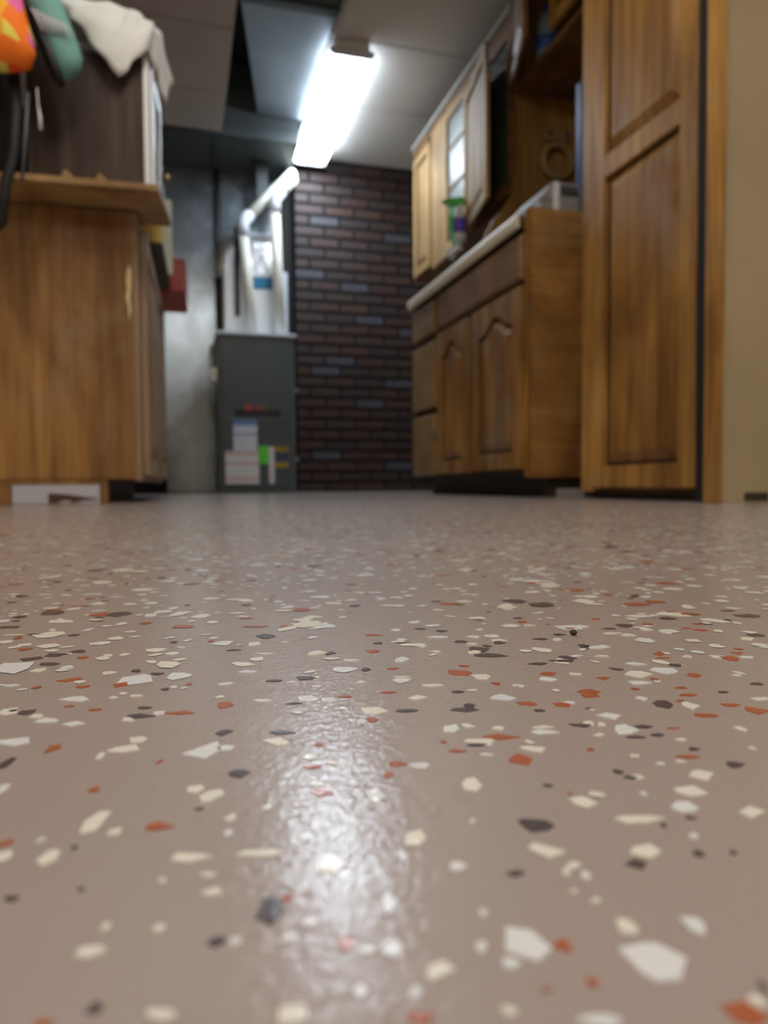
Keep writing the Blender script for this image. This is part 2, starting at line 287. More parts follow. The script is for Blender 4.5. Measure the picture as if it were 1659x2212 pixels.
def outline(a, b, n, rnd):
    ph = rnd.uniform(0, 2*PI); pts = []
    for k in range(n):
        t = 2*PI*(k+rnd.uniform(-.3,.3))/n; r = rnd.uniform(.6, 1.18)
        pts.append((a*math.cos(t)*r, b*math.sin(t)*r))
    return pts
rnd = random.Random(3)
meshes_rest = []
def in_hand(x, y): return any((x-c[0]/1e5)**2+(y-c[1]/1e5)**2 < ((c[2]+c[3])/2e5*1.1)**2 for c in chips)
for i, (x, y, a, b, k) in enumerate(chips):
    x, y, a, b = x/1e5, y/1e5, a/1e5*1.2, max(b/1e5, a/1e5*.3)*1.25
    pts = outline(a, b, rnd.choice((4,5,5,6,7)), rnd)
    if abs(a*1e5-516) < 1: pts = [(-1.05*a,-.75*b), (-.15*a,.95*b), (.2*a,.9*b), (1.05*a,-.65*b), (.6*a,-.95*b), (-.6*a,-1*b)]
    W = [(x+p[0]*rt2.x+p[1]*fw2.x, y+p[0]*rt2.y+p[1]*fw2.y) for p in pts]
    if i < 298:
        W2 = [(x+(q[0]-x)*.93, y+(q[1]-y)*.93) for q in W]
        me = B(); me.frust([(q[0]-x,q[1]-y,-.0002) for q in W], [(q[0]-x,q[1]-y,.00016) for q in W2])
        o = me.build('flake', FLK[int(k)]); o.location = (x, y, 0); o.parent = fl
    else: meshes_rest.append((W, int(k)))
# the remaining tens of thousands of flakes: one joined part
rs = np.random.RandomState(11)
def scatter(n, x0, x1, y0, y1, keep):
    xs = rs.uniform(x0, x1, n); ys = rs.uniform(y0, y1, n); k = keep(xs, ys); return xs[k], ys[k]
def keep_all(x, y):
    a = x*rt2.x+y*rt2.y; d = x*fw2.x+y*fw2.y
    handzone = (d > 0.03) & (d < .152) & (np.abs(a) < d*.62)
    sparse = rs.uniform(0, 1, len(x)) < .10
    mid = (d >= .152) & (d < .235) & (np.abs(a) < d*.62)
    return np.where(handzone, sparse, np.where(mid, rs.uniform(0,1,len(x)) < .85, True))
X1, Y1 = scatter(95000, -1.6, 1.7, -.6, 2.3, keep_all)
X2, Y2 = scatter(60000, -.9, 1.7, 2.3, 4.7, lambda x, y: x > -9)
X = np.concatenate([X1, X2]); Y = np.concatenate([Y1, Y2]); N = len(X); nv = 6
R = np.clip(np.exp(rs.normal(math.log(.0023), .5, N)), .0008, .0062)
d_ = X*fw2.x+Y*fw2.y; R = np.where(d_ < .16, np.minimum(R, .0013), R)
asp = rs.uniform(.45, 1, N); rot = rs.uniform(0, 2*PI, N)
t = (np.arange(nv)[None,:]+rs.uniform(-.3,.3,(N,nv)))*2*PI/nv; rr = rs.uniform(.7,1.15,(N,nv))*R[:,None]
u = np.cos(t)*rr; v_ = np.sin(t)*rr*asp[:,None]
vx = X[:,None]+u*np.cos(rot)[:,None]-v_*np.sin(rot)[:,None]; vy = Y[:,None]+u*np.sin(rot)[:,None]+v_*np.cos(rot)[:,None]
zz = .00008+.0001*rs.uniform(0,1,N)[:,None]*np.ones((1,nv))
co = np.stack([vx, vy, zz], -1).reshape(-1, 3)
kinds = rs.choice(4, N, p=[.48,.30,.11,.11])
extra = []; ek = []; sizes = [nv]*N
for W, k in meshes_rest: extra += [(q[0], q[1], .00015) for q in W]; sizes.append(len(W)); ek.append(k)
if extra: co = np.concatenate([co, np.array(extra)]); kinds = np.concatenate([kinds, np.array(ek)])
me = bpy.data.meshes.new('flake_scatter'); me.vertices.add(len(co)); me.vertices.foreach_set('co', co.ravel().astype('f'))
me.loops.add(len(co)); me.loops.foreach_set('vertex_index', np.arange(len(co), dtype='i'))
sizes = np.array(sizes, dtype='i'); me.polygons.add(len(sizes))
me.polygons.foreach_set('loop_start', np.concatenate([[0], np.cumsum(sizes)[:-1]]).astype('i'))
for q in FLK: me.materials.append(q)
me.polygons.foreach_set('material_index', kinds.astype('i')); me.update(calc_edges=True); me.validate()
o = bpy.data.objects.new('flake_scatter', me); C.objects.link(o); o.parent = fl; o['kind'] = 'stuff'

# tiny clear domes in the coating (dust nibs and bubbles that glint)
nb = 52000
q = rs.uniform(0, 1, nb); dd = np.sqrt(.085**2+q*(.62**2-.085**2)); aa = rs.uniform(-.6, .6, nb)*dd
keepn = rs.uniform(0, 1, nb) < np.exp(-((aa/dd-.02)/.42)**2)+.15
dd, aa = dd[keepn], aa[keepn]; nb = len(dd)
bx = aa*rt2.x+dd*fw2.x; by = aa*rt2.y+dd*fw2.y; br = rs.uniform(.0001, .00027, nb)
ang = np.arange(6)*PI/3
tx = np.concatenate([[0], .62*np.cos(ang), np.cos(ang)]); ty = np.concatenate([[0], .62*np.sin(ang), np.sin(ang)]); tz = np.array([.5]+[.36]*6+[-.05]*6)
bz = np.full(nb, .00002)
vv = np.stack([bx[:,None]+br[:,None]*tx, by[:,None]+br[:,None]*ty, bz[:,None]+.00014+br[:,None]*tz], -1).reshape(-1,3)
tri = [(0,1+k,1+(k+1)%6) for k in range(6)]+[(1+k,7+k,7+(k+1)%6) for k in range(6)]+[(1+k,7+(k+1)%6,1+(k+1)%6) for k in range(6)]
F_ = (np.array(tri)[None]+np.arange(nb)[:,None,None]*13).reshape(-1)
me = bpy.data.meshes.new('coating_nibs'); me.vertices.add(len(vv)); me.vertices.foreach_set('co', vv.ravel().astype('f'))
me.loops.add(len(F_)); me.loops.foreach_set('vertex_index', F_.astype('i')); me.polygons.add(len(F_)//3)
me.polygons.foreach_set('loop_start', np.arange(0, len(F_), 3, dtype='i')); me.polygons.foreach_set('use_smooth', np.ones(len(F_)//3, dtype=bool))
me.update(calc_edges=True)
NIB = bpy.data.materials.new('clear_coat_nib'); NIB.use_nodes = True; nt = NIB.node_tree; nt.nodes.remove(nt.nodes['Principled BSDF'])
fr_ = nd(NIB, 'ShaderNodeFresnel'); fr_.inputs[0].default_value = 1.75; tr_ = nd(NIB, 'ShaderNodeBsdfTransparent'); gl_ = nd(NIB, 'ShaderNodeBsdfGlossy'); gl_.inputs['Roughness'].default_value = .05
mx_ = nd(NIB, 'ShaderNodeMixShader'); lk(NIB, fr_.outputs[0], mx_.inputs[0]); lk(NIB, tr_.outputs[0], mx_.inputs[1]); lk(NIB, gl_.outputs[0], mx_.inputs[2])
lk(NIB, mx_.outputs[0], nt.nodes['Material Output'].inputs[0])
me.materials.append(NIB); o = bpy.data.objects.new('coating_nibs', me); C.objects.link(o); o.parent = fl; o['kind'] = 'stuff'

# ================================================================== ROOM SHELL
CEIL = 2.2
wb = struct(box('wall_back', (-1.7, 1.75, 4.80, 4.95, -.05, 2.6), DARK))
struct(box('wall_left', (-1.75, -1.6, -2.6, 4.80, -.05, 2.6), BEIGE))
struct(box('wall_right', (1.71, 1.85, 1.3065, 4.80, -.05, 2.6), BEIGE))
struct(box('wall_front', (-1.7, 2.7, -2.7, -2.6, -.05, 2.6), BEIGE))
wr = struct(box('wall_right_near', (2.6, 2.7, -2.6, 1.29, -.05, 2.6), BEIGE))
ret = struct(box('wall_right_return', (1.129, 2.7, 1.29, 1.306, -.05, 2.6), BEIGE))
box('scuff_strip', (1.19, 1.255, 1.286, 1.2899, .004, .022), TOE, ret, .002, label='brown scraped patch at the foot of the beige wall')
struct(box('trim_1', (1.093, 1.1285, 1.283, 1.304, 0, 2.2), OAKF, None, .002))
ce = struct(box('ceiling', (-1.7, 2.7, -2.6, 4.95, 2.5, 2.6), DARK))
# right hand ceiling: boards laid across, joints recessed
for i in range(13):
    y0 = -2.6+.6*i+.0; y1 = min(y0+.594, 4.80)
    y0 = 4.62-.6*(12-i)-.6*0
    ya, yb = y0+.003-.6, y0-.003
    if i == 12: pass
    for (xa, xb) in ((.733, 1.95), (1.956, 2.68)):
        if ya > 1.2 and xa > 1.9: continue
        box('ceiling_board', (xa, xb if ya < 1.2 else 1.71, max(ya,-2.6)+.002, yb-.002, CEIL, CEIL+.012), TILE, ce, .002)
box('ceiling_board', (.733, 1.71, 4.623, 4.80, CEIL, CEIL+.012), TILE, ce, .002)
box('ceiling_backing', (.74, 2.68, -2.6, 4.80, CEIL+.016, CEIL+.03), DARK, ce)
box('ceiling_edge_board', (.728, .742, -2.6, 4.80, CEIL, 2.5), TILE, ce)
# left soffit
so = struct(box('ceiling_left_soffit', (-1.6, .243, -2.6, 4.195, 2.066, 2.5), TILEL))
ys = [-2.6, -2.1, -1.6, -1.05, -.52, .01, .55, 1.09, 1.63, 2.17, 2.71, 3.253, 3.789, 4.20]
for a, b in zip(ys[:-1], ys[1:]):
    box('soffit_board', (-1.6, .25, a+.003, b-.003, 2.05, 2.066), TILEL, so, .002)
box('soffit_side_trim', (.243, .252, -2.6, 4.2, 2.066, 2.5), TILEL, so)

# brick facing on the back wall
BR = [noisy(mat(n, rough=.55), a, b, 9, bstr=.5, bdist=.004) for n, a, b in (
    ('brick_dark_red', (.032,.014,.011), (.046,.020,.016)), ('brick_brown', (.029,.016,.013), (.039,.021,.017)),
    ('brick_near_black', (.023,.015,.014), (.029,.018,.017)), ('brick_rust', (.040,.018,.011), (.052,.024,.014)))]
GREYB = noisy(mat('brick_violet_grey', rough=.5), (.042,.040,.052), (.058,.055,.070), 9, bstr=.5, bdist=.004)
face = struct(box('wall_back_brick', (.742, 1.71, 4.715, 4.80, 0, CEIL), GROUT))
GR = [(.837,1.805),(1.373,1.745),(.788,1.458),(1.051,1.388),(1.153,1.18),(1.455,1.11),(.943,.904),(.836,.83),(1.507,.762),(1.143,.619),(.84,.281),(1.352,.202)]
bmesh_cache = {}
rnd = random.Random(5)
def brick_mesh(L, mi, M):
    k = (round(L,3), mi)
    if k not in bmesh_cache:
        o = B().box(0, L, -.002, .006, 0, .052).build('brick', M, None, .001)
        bmesh_cache[k] = o.data; bpy.data.objects.remove(o)
    return bmesh_cache[k]
pitch_z = .0705; L = .184
row = 0; z = .006
while z+.058 < CEIL:
    off = 0 if row % 2 == 0 else -.102
    x = .742+off
    while x < 1.70:
        a, b = max(x, .742), min(x+L, 1.705)
        if b-a > .03:
            grey = any(a-.011 <= g[0] <= b+.011 and z-.006 <= g[1] <= z+.0645 for g in GR)
            mi = 4 if grey else rnd.choice((0,0,0,1,1,2,3))
            me = brick_mesh(b-a, mi, GREYB if grey else BR[mi])
            o = bpy.data.objects.new('brick', me); C.objects.link(o); o.parent = face
            o.location = (a, 4.709+rnd.uniform(-.0012,.0012), z)
        x += .204
    row += 1; z += pitch_z
# sheet metal panels on the back wall
struct(box('trim_2', (.226, .262, 4.735, 4.80, 0, 2.2), BLACK))
for (a, b) in ((-.093, .224), (.264, .64)):
    box('metal_panel', (a, b, 4.752, 4.7999, .006, 2.3), SHEET, wb, .003)

# transverse and tapered ducts overhead
d1 = empty('crosswise_duct', (-.5, 4.48, 2.06), 'dark sheet metal duct box running crosswise under the ceiling before the back wall', 'duct')
box('duct_body', (-1.6, .70, 4.26, 4.745, 2.065, 2.48), DUCTD, d1, .004)
box('duct_seam', (.20, .212, 4.27, 4.74, 2.0602, 2.0648), BLACK, d1)
d2 = empty('ceiling_duct', (.5, 2.5, 2.2), 'long blue-grey sheet metal duct in the open ceiling strip left of the light', 'duct')
box('duct_trunk', (.285, .715, -2.5, 3.22, 2.2, 2.46), DUCTD, d2, .004)
box('duct_flange', (.275, .722, 3.22, 3.275, 2.185, 2.47), DUCTD, d2, .003)
B().prism([(.285,3.275),(.715,3.275),(.715,4.25),(.458,4.25)], 2.2, 2.46, 'z').build('duct_taper', DUCTM, d2, .004)

# ================================================================== CEILING LIGHTS
def emissive(name, power):
    M = mat(name, (.9,.92,.95), .3)
    tc = nd(M, 'ShaderNodeTexCoord'); sp = nd(M, 'ShaderNodeSeparateXYZ'); lk(M, tc.outputs['Generated'], sp.inputs[0])
    # two lamps behind the lens: brighter along x = .27 and .73 of the lens, dim at its ends
    r = nd(M, 'ShaderNodeValToRGB'); e = r.color_ramp.elements
    st = [(0,.4),(.14,.5),(.27,1),(.5,.5),(.73,1),(.86,.5),(1,.4)]
    while len(e) < len(st): e.new(.5)
    for q,(p,c) in zip(e,st): q.position=p; q.color=(c,c,c,1)
    lk(M, sp.outputs[0], r.inputs['Fac'])
    r2 = nd(M, 'ShaderNodeValToRGB'); e = r2.color_ramp.elements
    st = [(0,.12),(.05,.3),(.1,1),(.9,1),(.95,.3),(1,.12)]
    while len(e) < len(st): e.new(.5)
    for q,(p,c) in zip(e,st): q.position=p; q.color=(c,c,c,1)
    lk(M, sp.outputs[1], r2.inputs['Fac'])
    mu = nd(M, 'ShaderNodeMath', operation='MULTIPLY'); lk(M, r.outputs[0], mu.inputs[0]); lk(M, r2.outputs[0], mu.inputs[1])
    m2 = nd(M, 'ShaderNodeMath', operation='MULTIPLY'); lk(M, mu.outputs[0], m2.inputs[0]); m2.inputs[1].default_value = power
    P(M).inputs['Emission Color'].default_value = (.78,.89,1,1) if power == TUBE_POWER else (1,.93,.84,1)
    lk(M, m2.outputs[0], P(M).inputs['Emission Strength']); return M
def light(x0, x1, y0, y1, M, label, ZC=CEIL):
    d = ZC-2.2
    t = empty('ceiling_light', ((x0+x1)/2, (y0+y1)/2, ZC), label, 'light fixture')
    box('housing', (x0+.02, x1-.02, y0, y1, 2.158+d, 2.1995+d), WHITE, t, .003)
    xm = (x0+x1)/2
    sec = [(x0+.004,2.158),(x0,2.150),(x0+.006,2.134),(x0+.022,2.126),(x1-.022,2.126),(x1-.006,2.134),(x1,2.150),(x1-.004,2.158)]
    sec = [(p[0],p[1]+d) for p in sec]
    B().prism(sec, y0+.012, y1-.012, 'y').build('lens', M, t, 0)
    for ya, yb in ((y0, y0+.012), (y1-.012, y1)):
        B().prism([(q[0],q[1]+d) for q in [(x0-.002,2.160),(x0-.002,2.132),(x0+.02,2.123),(x1-.02,2.123),(x1+.002,2.132),(x1+.002,2.160)]], ya, yb, 'y').build('end_cap', BLUEW, t, .002)
    return t
light(.722, .938, 3.43, 4.66, emissive('lit_lens', TUBE_POWER), 'lit fluorescent wraparound fixture with two tubes on the ceiling near the brick wall')
NEARM = emissive('lit_lens_near', ROOM_TUBE_POWER)
light(1.25, 1.47, -1.3, -.07, NEARM, 'fluorescent fixture on the right-hand ceiling boards behind the camera')
light(-.75, -.53, -1.7, -.47, NEARM, 'fluorescent fixture under the left soffit behind the camera', 2.05)
light(0, .22, .35, 1.58, NEARM, 'fluorescent fixture on the left soffit above the camera, out of frame', 2.05)

# ================================================================== FURNACE
fu = empty('furnace', (.43, 4.45, 0), 'tall dark grey furnace cabinet with white labels against the metal back wall', 'furnace')
box('cabinet_body', (.208, .652, 4.215, 4.74, 0, .915), FURNF, fu, .004)
box('upper_panel', (.228, .632, 4.203, 4.214, .438, .90), FURN, fu, .004)
box('lower_panel', (.228, .632, 4.203, 4.214, .03, .432), FURN, fu, .004)
B().prism([(.30,4.2025),(.56,4.2025),(.53,4.196),(.33,4.196)], .452, .485, 'z').build('handle_recess', BLACK, fu, .001)
box('seam_strip', (.228, .632, 4.199, 4.2025, .432, .437), DUCTM, fu)
for z in (.60, .19): box('side_latch', (.6525, .672, 4.22, 4.26, z, z+.02), DUCTM, fu, .003)
LOGO = mat('logo_red', (.62,.05,.02), .4)
lg = B().lathe([(.0,-.002),(.016,-.002),(.016,.001),(.0,.001)], (.377,4.1965,.497), 'y', 20).build('logo_disc', LOGO, fu)
def text(s, loc, size, M, parent, name, rot=(PI/2,0,0), ext=.0006):
    cu = bpy.data.curves.new('lettering', 'FONT'); cu.body = s; cu.size = size; cu.extrude = ext; cu.align_x = 'LEFT'; cu.align_y = 'CENTER'
    ob = bpy.data.objects.new('lettering', cu); C.objects.link(ob); dg = bpy.context.evaluated_depsgraph_get()
    me = bpy.data.meshes.new_from_object(ob.evaluated_get(dg)); bpy.data.objects.remove(ob); me.materials.clear(); me.materials.append(M)
    o = bpy.data.objects.new(name, me); C.objects.link(o); o.location = Vector(loc)-wloc(parent); o.rotation_euler = rot; o.parent = parent; return o
text('TRANE', (.398,4.2018,.497), .026, LOGO, fu, 'logo_lettering')
L1 = printed('label_white_blue', (.66,.70,.76), (.35,.40,.50), 16, [(.86,1.01,(.13,.22,.50)),(.60,.66,(.25,.33,.5))])
L2 = printed('label_white_red', (.70,.71,.69), (.42,.43,.45), 18, [(.90,.97,(.55,.30,.30)),(.58,.64,(.55,.33,.32)),(.12,.18,(.55,.30,.30))], .6)
L3 = mat('label_green', (.10,.62,.04), .5); L4 = printed('label_white_strip', (.66,.64,.68), (.45,.43,.5), 14)
L5 = printed('label_orange_navy', (.035,.045,.075), (.07,.08,.12), 10, [(.80,1.01,(.33,.20,.02)),(.12,.36,(.33,.22,.02))])
box('blue_headed_label', (.288, .425, 4.2005, 4.2028, .20, .425), L1, fu, label='white label with blue header')
box('large_warning_label', (.240, .434, 4.199, 4.2004, .056, .246), L2, fu, label='large white label with faint red lines')
box('green_label', (.430, .494, 4.199, 4.2028, .172, .276), L3, fu, label='bright green label')
box('narrow_label', (.490, .522, 4.1975, 4.1988, .056, .272), L4, fu, .0006, label='narrow white vertical label')
box('striped_label', (.524, .605, 4.200, 4.2028, .132, .272), L5, fu, label='dark label with orange bands')
box('top_flange', (.196, .66, 4.19, 4.74, .915, .933), BLUEW, fu, .004)
# coil case above
co_ = empty('coil_case', (.43, 4.6, .933), 'white insulated coil case with a blue label standing on the furnace', 'air handler')
box('case_front', (.262, .63, 4.42, 4.73, .933, 1.35), mat('white_case', (.85,.89,.92), .35, .2), co_, .006)
box('blue_label', (.415, .565, 4.414, 4.4199, 1.245, 1.315), mat('label_blue', (.03,.20,.36), .4), co_)
box('side_flashing', (.590, .640, 4.40, 4.4199, .94, 1.35), BLUEW, co_, .003)
# foil wrapped transition + neck
ft = empty('foil_transition', (.47, 4.6, 1.35), 'crumpled foil-wrapped duct transition on top of the white case', 'duct')
rows = []
for i, (z, hw, hd) in enumerate([(1.359,.115,.12),(1.40,.12,.12),(1.47,.105,.11),(1.54,.10,.10),(1.57,.095,.09)]):
    ring = []
    for k in range(20):
        a = 2*PI*k/20; j = 1+random.uniform(-.06,.06)
        ring.append(Vector((.482+hw*j*math.copysign(abs(math.cos(a))**.6, math.cos(a)), 4.58+hd*j*math.copysign(abs(math.sin(a))**.6, math.sin(a)), z+random.uniform(-.006,.006))))
    rows.append(ring)
B().strip(rows, True).build('foil_wrap', FOIL, ft, 0, True)
box('foil_collar', (.40, .565, 4.47, 4.69, 1.572, 1.60), BLUEW, ft, .006)
B().frust([(.41,4.49,1.60),(.56,4.49,1.60),(.56,4.67,1.60),(.41,4.67,1.60)], [(.47,4.53,1.76),(.56,4.53,1.76),(.56,4.64,1.76),(.47,4.64,1.76)]).build('tapered_neck', DUCTM, ft, .003)
box('neck_riser', (.475, .545, 4.535, 4.635, 1.76, 2.06), DUCTD, ft, .003)
# left foil elbow
fe = empty('foil_elbow', (.27, 4.62, 1.35), 'shiny crumpled foil elbow duct left of the plastic pipes', 'duct')
pth = [(.275,4.60,1.352),(.275,4.60,1.40),(.28,4.60,1.45),(.295,4.59,1.51),(.31,4.60,1.56),(.315,4.65,1.60),(.315,4.735,1.61)]
B().tube([Vector(p) for p in pth], [.060,.066,.056,.064,.050,.048,.046], 16).build('foil_sleeve', FOIL, fe, 0, True)
box('dark_gap_strip', (.325, .352, 4.40, 4.412, 1.07, 1.60), BLACK, fe, .002)  # black strip painted in for the shaded gap beside the case
# PVC vent pipes (elbows are sub-parts)
def pipe(label, x, y, z0, xt, z1, end):
    z0 += .003
    t = empty('vent_pipe', (x, y, z0), label, 'pipe', 'plastic vent pipes on the furnace')
    k = Vector((xt, y, z1)); dn_ = (Vector((x, y, z0))-k).normalized(); up_ = (Vector(end)-k).normalized()
    B().tube([(x,y,z0), k+dn_*.05], .032, 18).build('riser', PVC, t, 0, True)
    B().tube([k+dn_*.085, k+dn_*.03, k+dn_*.008+up_*.008, k+up_*.03, k+up_*.075], .036, 18).build('elbow', PVCF, t, 0, True)
    B().tube([k+up_*.05, Vector(end)], .032, 18).build('sloping_run', PVC, t, 0, True)
pipe('left white plastic vent pipe, rising from furnace and bending right at its lower elbow', .420, 4.365, .934, .372, 1.615, at(632, 374, 4.60))
pipe('right white plastic vent pipe, nearest the brick wall with the higher elbow', .588, 4.365, .934, .562, 1.77, at(634, 386, 4.44))
# conduit with switch box
cd = empty('conduit', (.236, 4.70, .75), 'thin dark conduit and cable running down the metal wall to a switch box', 'conduit')
B().tube([(.246,4.728,2.05),(.244,4.728,1.6),(.238,4.728,1.2),(.234,4.728,.98)], .009, 8).build('tube', DGREY, cd, 0, True)
B().tube([(.234,4.728,.98),(.185,4.71,.93),(.180,4.40,.86),(.180,4.33,.80),(.180,4.32,.74)], .007, 8).build('cable', PVC, cd, 0, True)
sb = empty('switch_box', (.182, 4.31, .70), 'small grey metal switch box on the left side of the furnace', 'switch box')
box('box_body', (.164, .2075, 4.29, 4.35, .652, .738), mat('grey_box', (.42,.42,.38), .4, .5), sb, .004)
box('switch_plate', (.168, .2035, 4.284, 4.2899, .665, .725), mat('steel_plate', (.6,.6,.57), .3, .7), sb, .002)
box('toggle', (.181, .190, 4.272, 4.2839, .688, .702), BLACK, sb, .001)

# ================================================================== door maker
def frame_fn(org, du, dn):
    """local (u, v up, n outwards) -> world"""
    du = Vector(du).normalized(); dn = Vector(dn).normalized(); org = Vector(org)
    return lambda p: org+du*p[0]+Vector((0,0,1))*p[1]+dn*p[2]
def arch_y(u, w, h, st, rise):
    q = abs(u-w/2)/((w/2)-st)
    return h-st-rise + rise*(.5+.5*math.cos(PI*min(q*1.12,1)))*1.0 if q < .9 else h-st-rise
def panel_door(parent, name, F, w, h, st=.055, th=.019, style='flat', mf=None, mr=None, mp=None, splits=None, label=None, rise=.05):
    mf, mr, mp = mf or OAKF, mr or OAKY, mp or OAK
    b = B(F)
    b.box(0, st, 0, h, 0, th).box(w-st, w, 0, h, 0, th).box(st, w-st, 0, st, 0, th)
    tops = splits or []
    if style == 'arch':
        n = 20; us = [st+(w-2*st)*i/n for i in range(n+1)]
        low = [(u, arch_y(u, w, h, st, rise)) for u in us]
        for i in range(n):
            b.prism([low[i], low[i+1], (low[i+1][0], h), (low[i][0], h)], 0, th, 'z')
    else:
        b.box(st, w-st, h-st, h, 0, th)
    for s in tops: b.box(st, w-st, s-st*.5, s+st*.5, 0, th)
    d = b.build(name, mf, parent, .0025 if style != 'arch' else 0, label=label)
    B(F).box(st-.004, w-st+.004, st-.004, h-st+.004, .002, .006).build('door_groove_shade', GROOVE, d)
    zs = [st]+[x for s in tops for x in (s-st*.5, s+st*.5)]+[h-st]
    for i in range(0, len(zs), 2):
        v0, v1 = zs[i], zs[i+1]; g = .011; bev = .026
        if style == 'arch':
            n = 24; us = [st+g+(w-2*st-2*g)*k/n for k in range(n+1)]
            out = [(st+g, v0+g), (w-st-g, v0+g)]+[(u, arch_y(u, w, h, st, rise)-g) for u in reversed(us)]
        else: out = [(st+g,v0+g),(w-st-g,v0+g),(w-st-g,v1-g),(st+g,v1-g)]
        cx = w/2; cy = (v0+v1)/2; sxx = ((w-2*st-2*g)-2*bev)/(w-2*st-2*g); syy = ((v1-v0-2*g)-2*bev)/(v1-v0-2*g)
        inn = [(cx+(p[0]-cx)*sxx, cy+(p[1]-cy)*syy) for p in out]
        B(F).frust([(p[0],p[1],.006) for p in out], [(p[0],p[1],.0175) for p in inn]).build('door_panel', mp, d)
    return d

# ================================================================== RIGHT BASE CABINET
bc = empty('base_cabinet', (1.4, 2.67, 0), 'oak base cabinet with two arched doors and three drawers under the cream counter', 'cabinet')
XF = 1.092
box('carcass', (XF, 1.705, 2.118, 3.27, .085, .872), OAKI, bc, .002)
box('side_panel', (1.085, 1.700, 2.100, 2.1175, .065, .936), OAKS, bc, .002, label='orange end panel with cross grain')
box('face_stile', (1.078, 1.092, 2.10, 2.116, .065, .925), OAKF, bc, .002)
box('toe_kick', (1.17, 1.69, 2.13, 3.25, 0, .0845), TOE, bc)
box('toe_end_board', (1.20, 1.30, 2.11, 2.128, .0, .028), mat('grey_paint_board', (.34,.34,.30), .6), bc, .002, label='pale painted floor strip')
box('face_frame', (1.086, 1.0919, 2.118, 3.27, .078, .872), GROOVE, bc)  # frame coloured dark to paint in the shade between the doors
F0 = lambda y0, z0: frame_fn((1.0859, y0, z0), (0,1,0), (-1,0,0))
panel_door(bc, 'door', F0(2.125, .095), .40, .595, .058, style='arch', mf=OAK)
panel_door(bc, 'door', F0(2.578, .090), .335, .600, .055, style='arch', mf=OAK, label='narrower arched door with worn grey finish')
def slab_front(name, y0, z0, w, h, M):
    F = F0(y0, z0); e = .008
    b = B(F); b.box(0, w, 0, h, 0, .008)
    b.frust([(0,0,.008),(w,0,.008),(w,h,.008),(0,h,.008)], [(e,e,.019),(w-e,e,.019),(w-e,h-e,.019),(e,h-e,.019)])
    return b.build(name, M, bc)
slab_front('false_drawer_front', 2.125, .712, .78, .145, OAKD)['label'] = 'wide dark brown drawer front'
DRW = wood('drawer_oak', (.24,.14,.055), (.35,.22,.09), (.44,.29,.13), 'y')
slab_front('drawer', 2.955, .712, .30, .145, DRW); slab_front('drawer', 2.955, .388, .30, .292, DRW); slab_front('drawer', 2.955, .088, .30, .27, DRW)
box('hinge', (1.063, 1.072, 2.928, 2.95, .25, .285), CHROME, bc, .002)
ct = B(); ct.box(1.062, 1.705, 2.119, 3.262, .874, .914)
tag(ct.build('countertop', [mat('brown_laminate', (.10,.065,.04), .3)], None, .004), 'brown laminate countertop running along the right wall on the base cabinet', 'countertop')
cto = [o for o in bpy.data.objects if o.name == 'countertop'][0]
B().prism([(1.052,.872),(1.048,.880),(1.046,.893),(1.048,.908),(1.053,.916),(1.0619,.916),(1.0619,.872)], 2.119, 3.262, 'y').build('front_edge', TRIMW, cto, 0, label='rounded cream front edge')

# ================================================================== PANTRY
pt = empty('pantry_cabinet', (1.43, 1.62, 0), 'tall oak pantry cabinet with long raised-panel door beside the beige wall', 'cabinet')
box('gap_shade_filler', (1.145, 1.17, 1.3075, 1.3905, .0, 2.15), DARK, pt)  # black filler added to stand in for the shade in the door gap
box('carcass', (1.1705, 1.705, 1.368, 1.878, .022, 2.15), OAKI, pt, .002)
box('side_panel', (1.152, 1.69, 1.8785, 1.888, .02, 2.15), OAK, pt, .001)
box('face_stile', (1.149, 1.1695, 1.832, 1.888, .02, 2.15), OAKF, pt, .002)
panel_door(pt, 'door', frame_fn((1.1695, 1.397, .032), (0,1,0), (-1,0,0)), .440, 2.08, .062, .02, splits=[.895])
box('plinth', (1.185, 1.69, 1.37, 1.87, 0, .0215), TOE, pt)

# ================================================================== UPPER HUTCH
ZB, ZT = 1.275, 2.06
up = empty('wall_cupboard', (1.54, 3.5, ZB), 'long oak wall cupboard with pale doors and glass bays over the counter', 'cabinet')
XU = 1.39
box('back_panel', (1.695, 1.7095, 2.80, 4.15, .915, ZT), mat('pale_back_panel', (.55,.55,.50), .5), up)
box('top_panel', (XU, 1.695, 2.80, 4.15, ZT-.018, ZT), OAKY, up, .002)
box('bottom_panel', (XU, 1.695, 2.82, 4.15, ZB, ZB+.018), OAKI, up, .002)
for y in (4.132, 3.835, 3.515, 3.22): box('divider', (XU, 1.695, y, y+.018, ZB+.018, ZT-.018), OAKP, up)
# S-curved end panel reaching down to the counter
sc = [(1.39,ZT),(1.39,1.42),(1.385,1.34),(1.365,1.27),(1.33,1.21),(1.285,1.16),(1.25,1.10),(1.235,1.03),(1.232,.917),(1.705,.917),(1.705,ZT)]
B().prism(sc, 2.80, 2.818, 'y').build('end_panel', OAKB, up, 0, label='brown end panel with curved front edge')
box('upper_rail', (1.378, 1.3899, 2.80, 4.15, ZT-.05, ZT), OAKD, up, .002)
for z in (1.53, 1.79):
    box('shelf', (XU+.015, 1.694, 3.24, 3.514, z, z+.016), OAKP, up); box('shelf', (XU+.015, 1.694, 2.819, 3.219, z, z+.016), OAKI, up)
Fu = lambda y0, z0: frame_fn((1.3899, y0, z0), (0,1,0), (-1,0,0))
panel_door(up, 'door', Fu(3.85, ZB+.012), .29, .70, .05, mf=OAKP, mr=OAKP, mp=OAKP)
box('dark_stile', (1.378, 1.3899, 3.815, 3.849, ZB, ZT-.05), OAKD, up, .001)
box('pale_stile', (1.372, 1.3899, 3.60, 3.815, ZB-.02, ZT-.05), OAKP, up, .002)
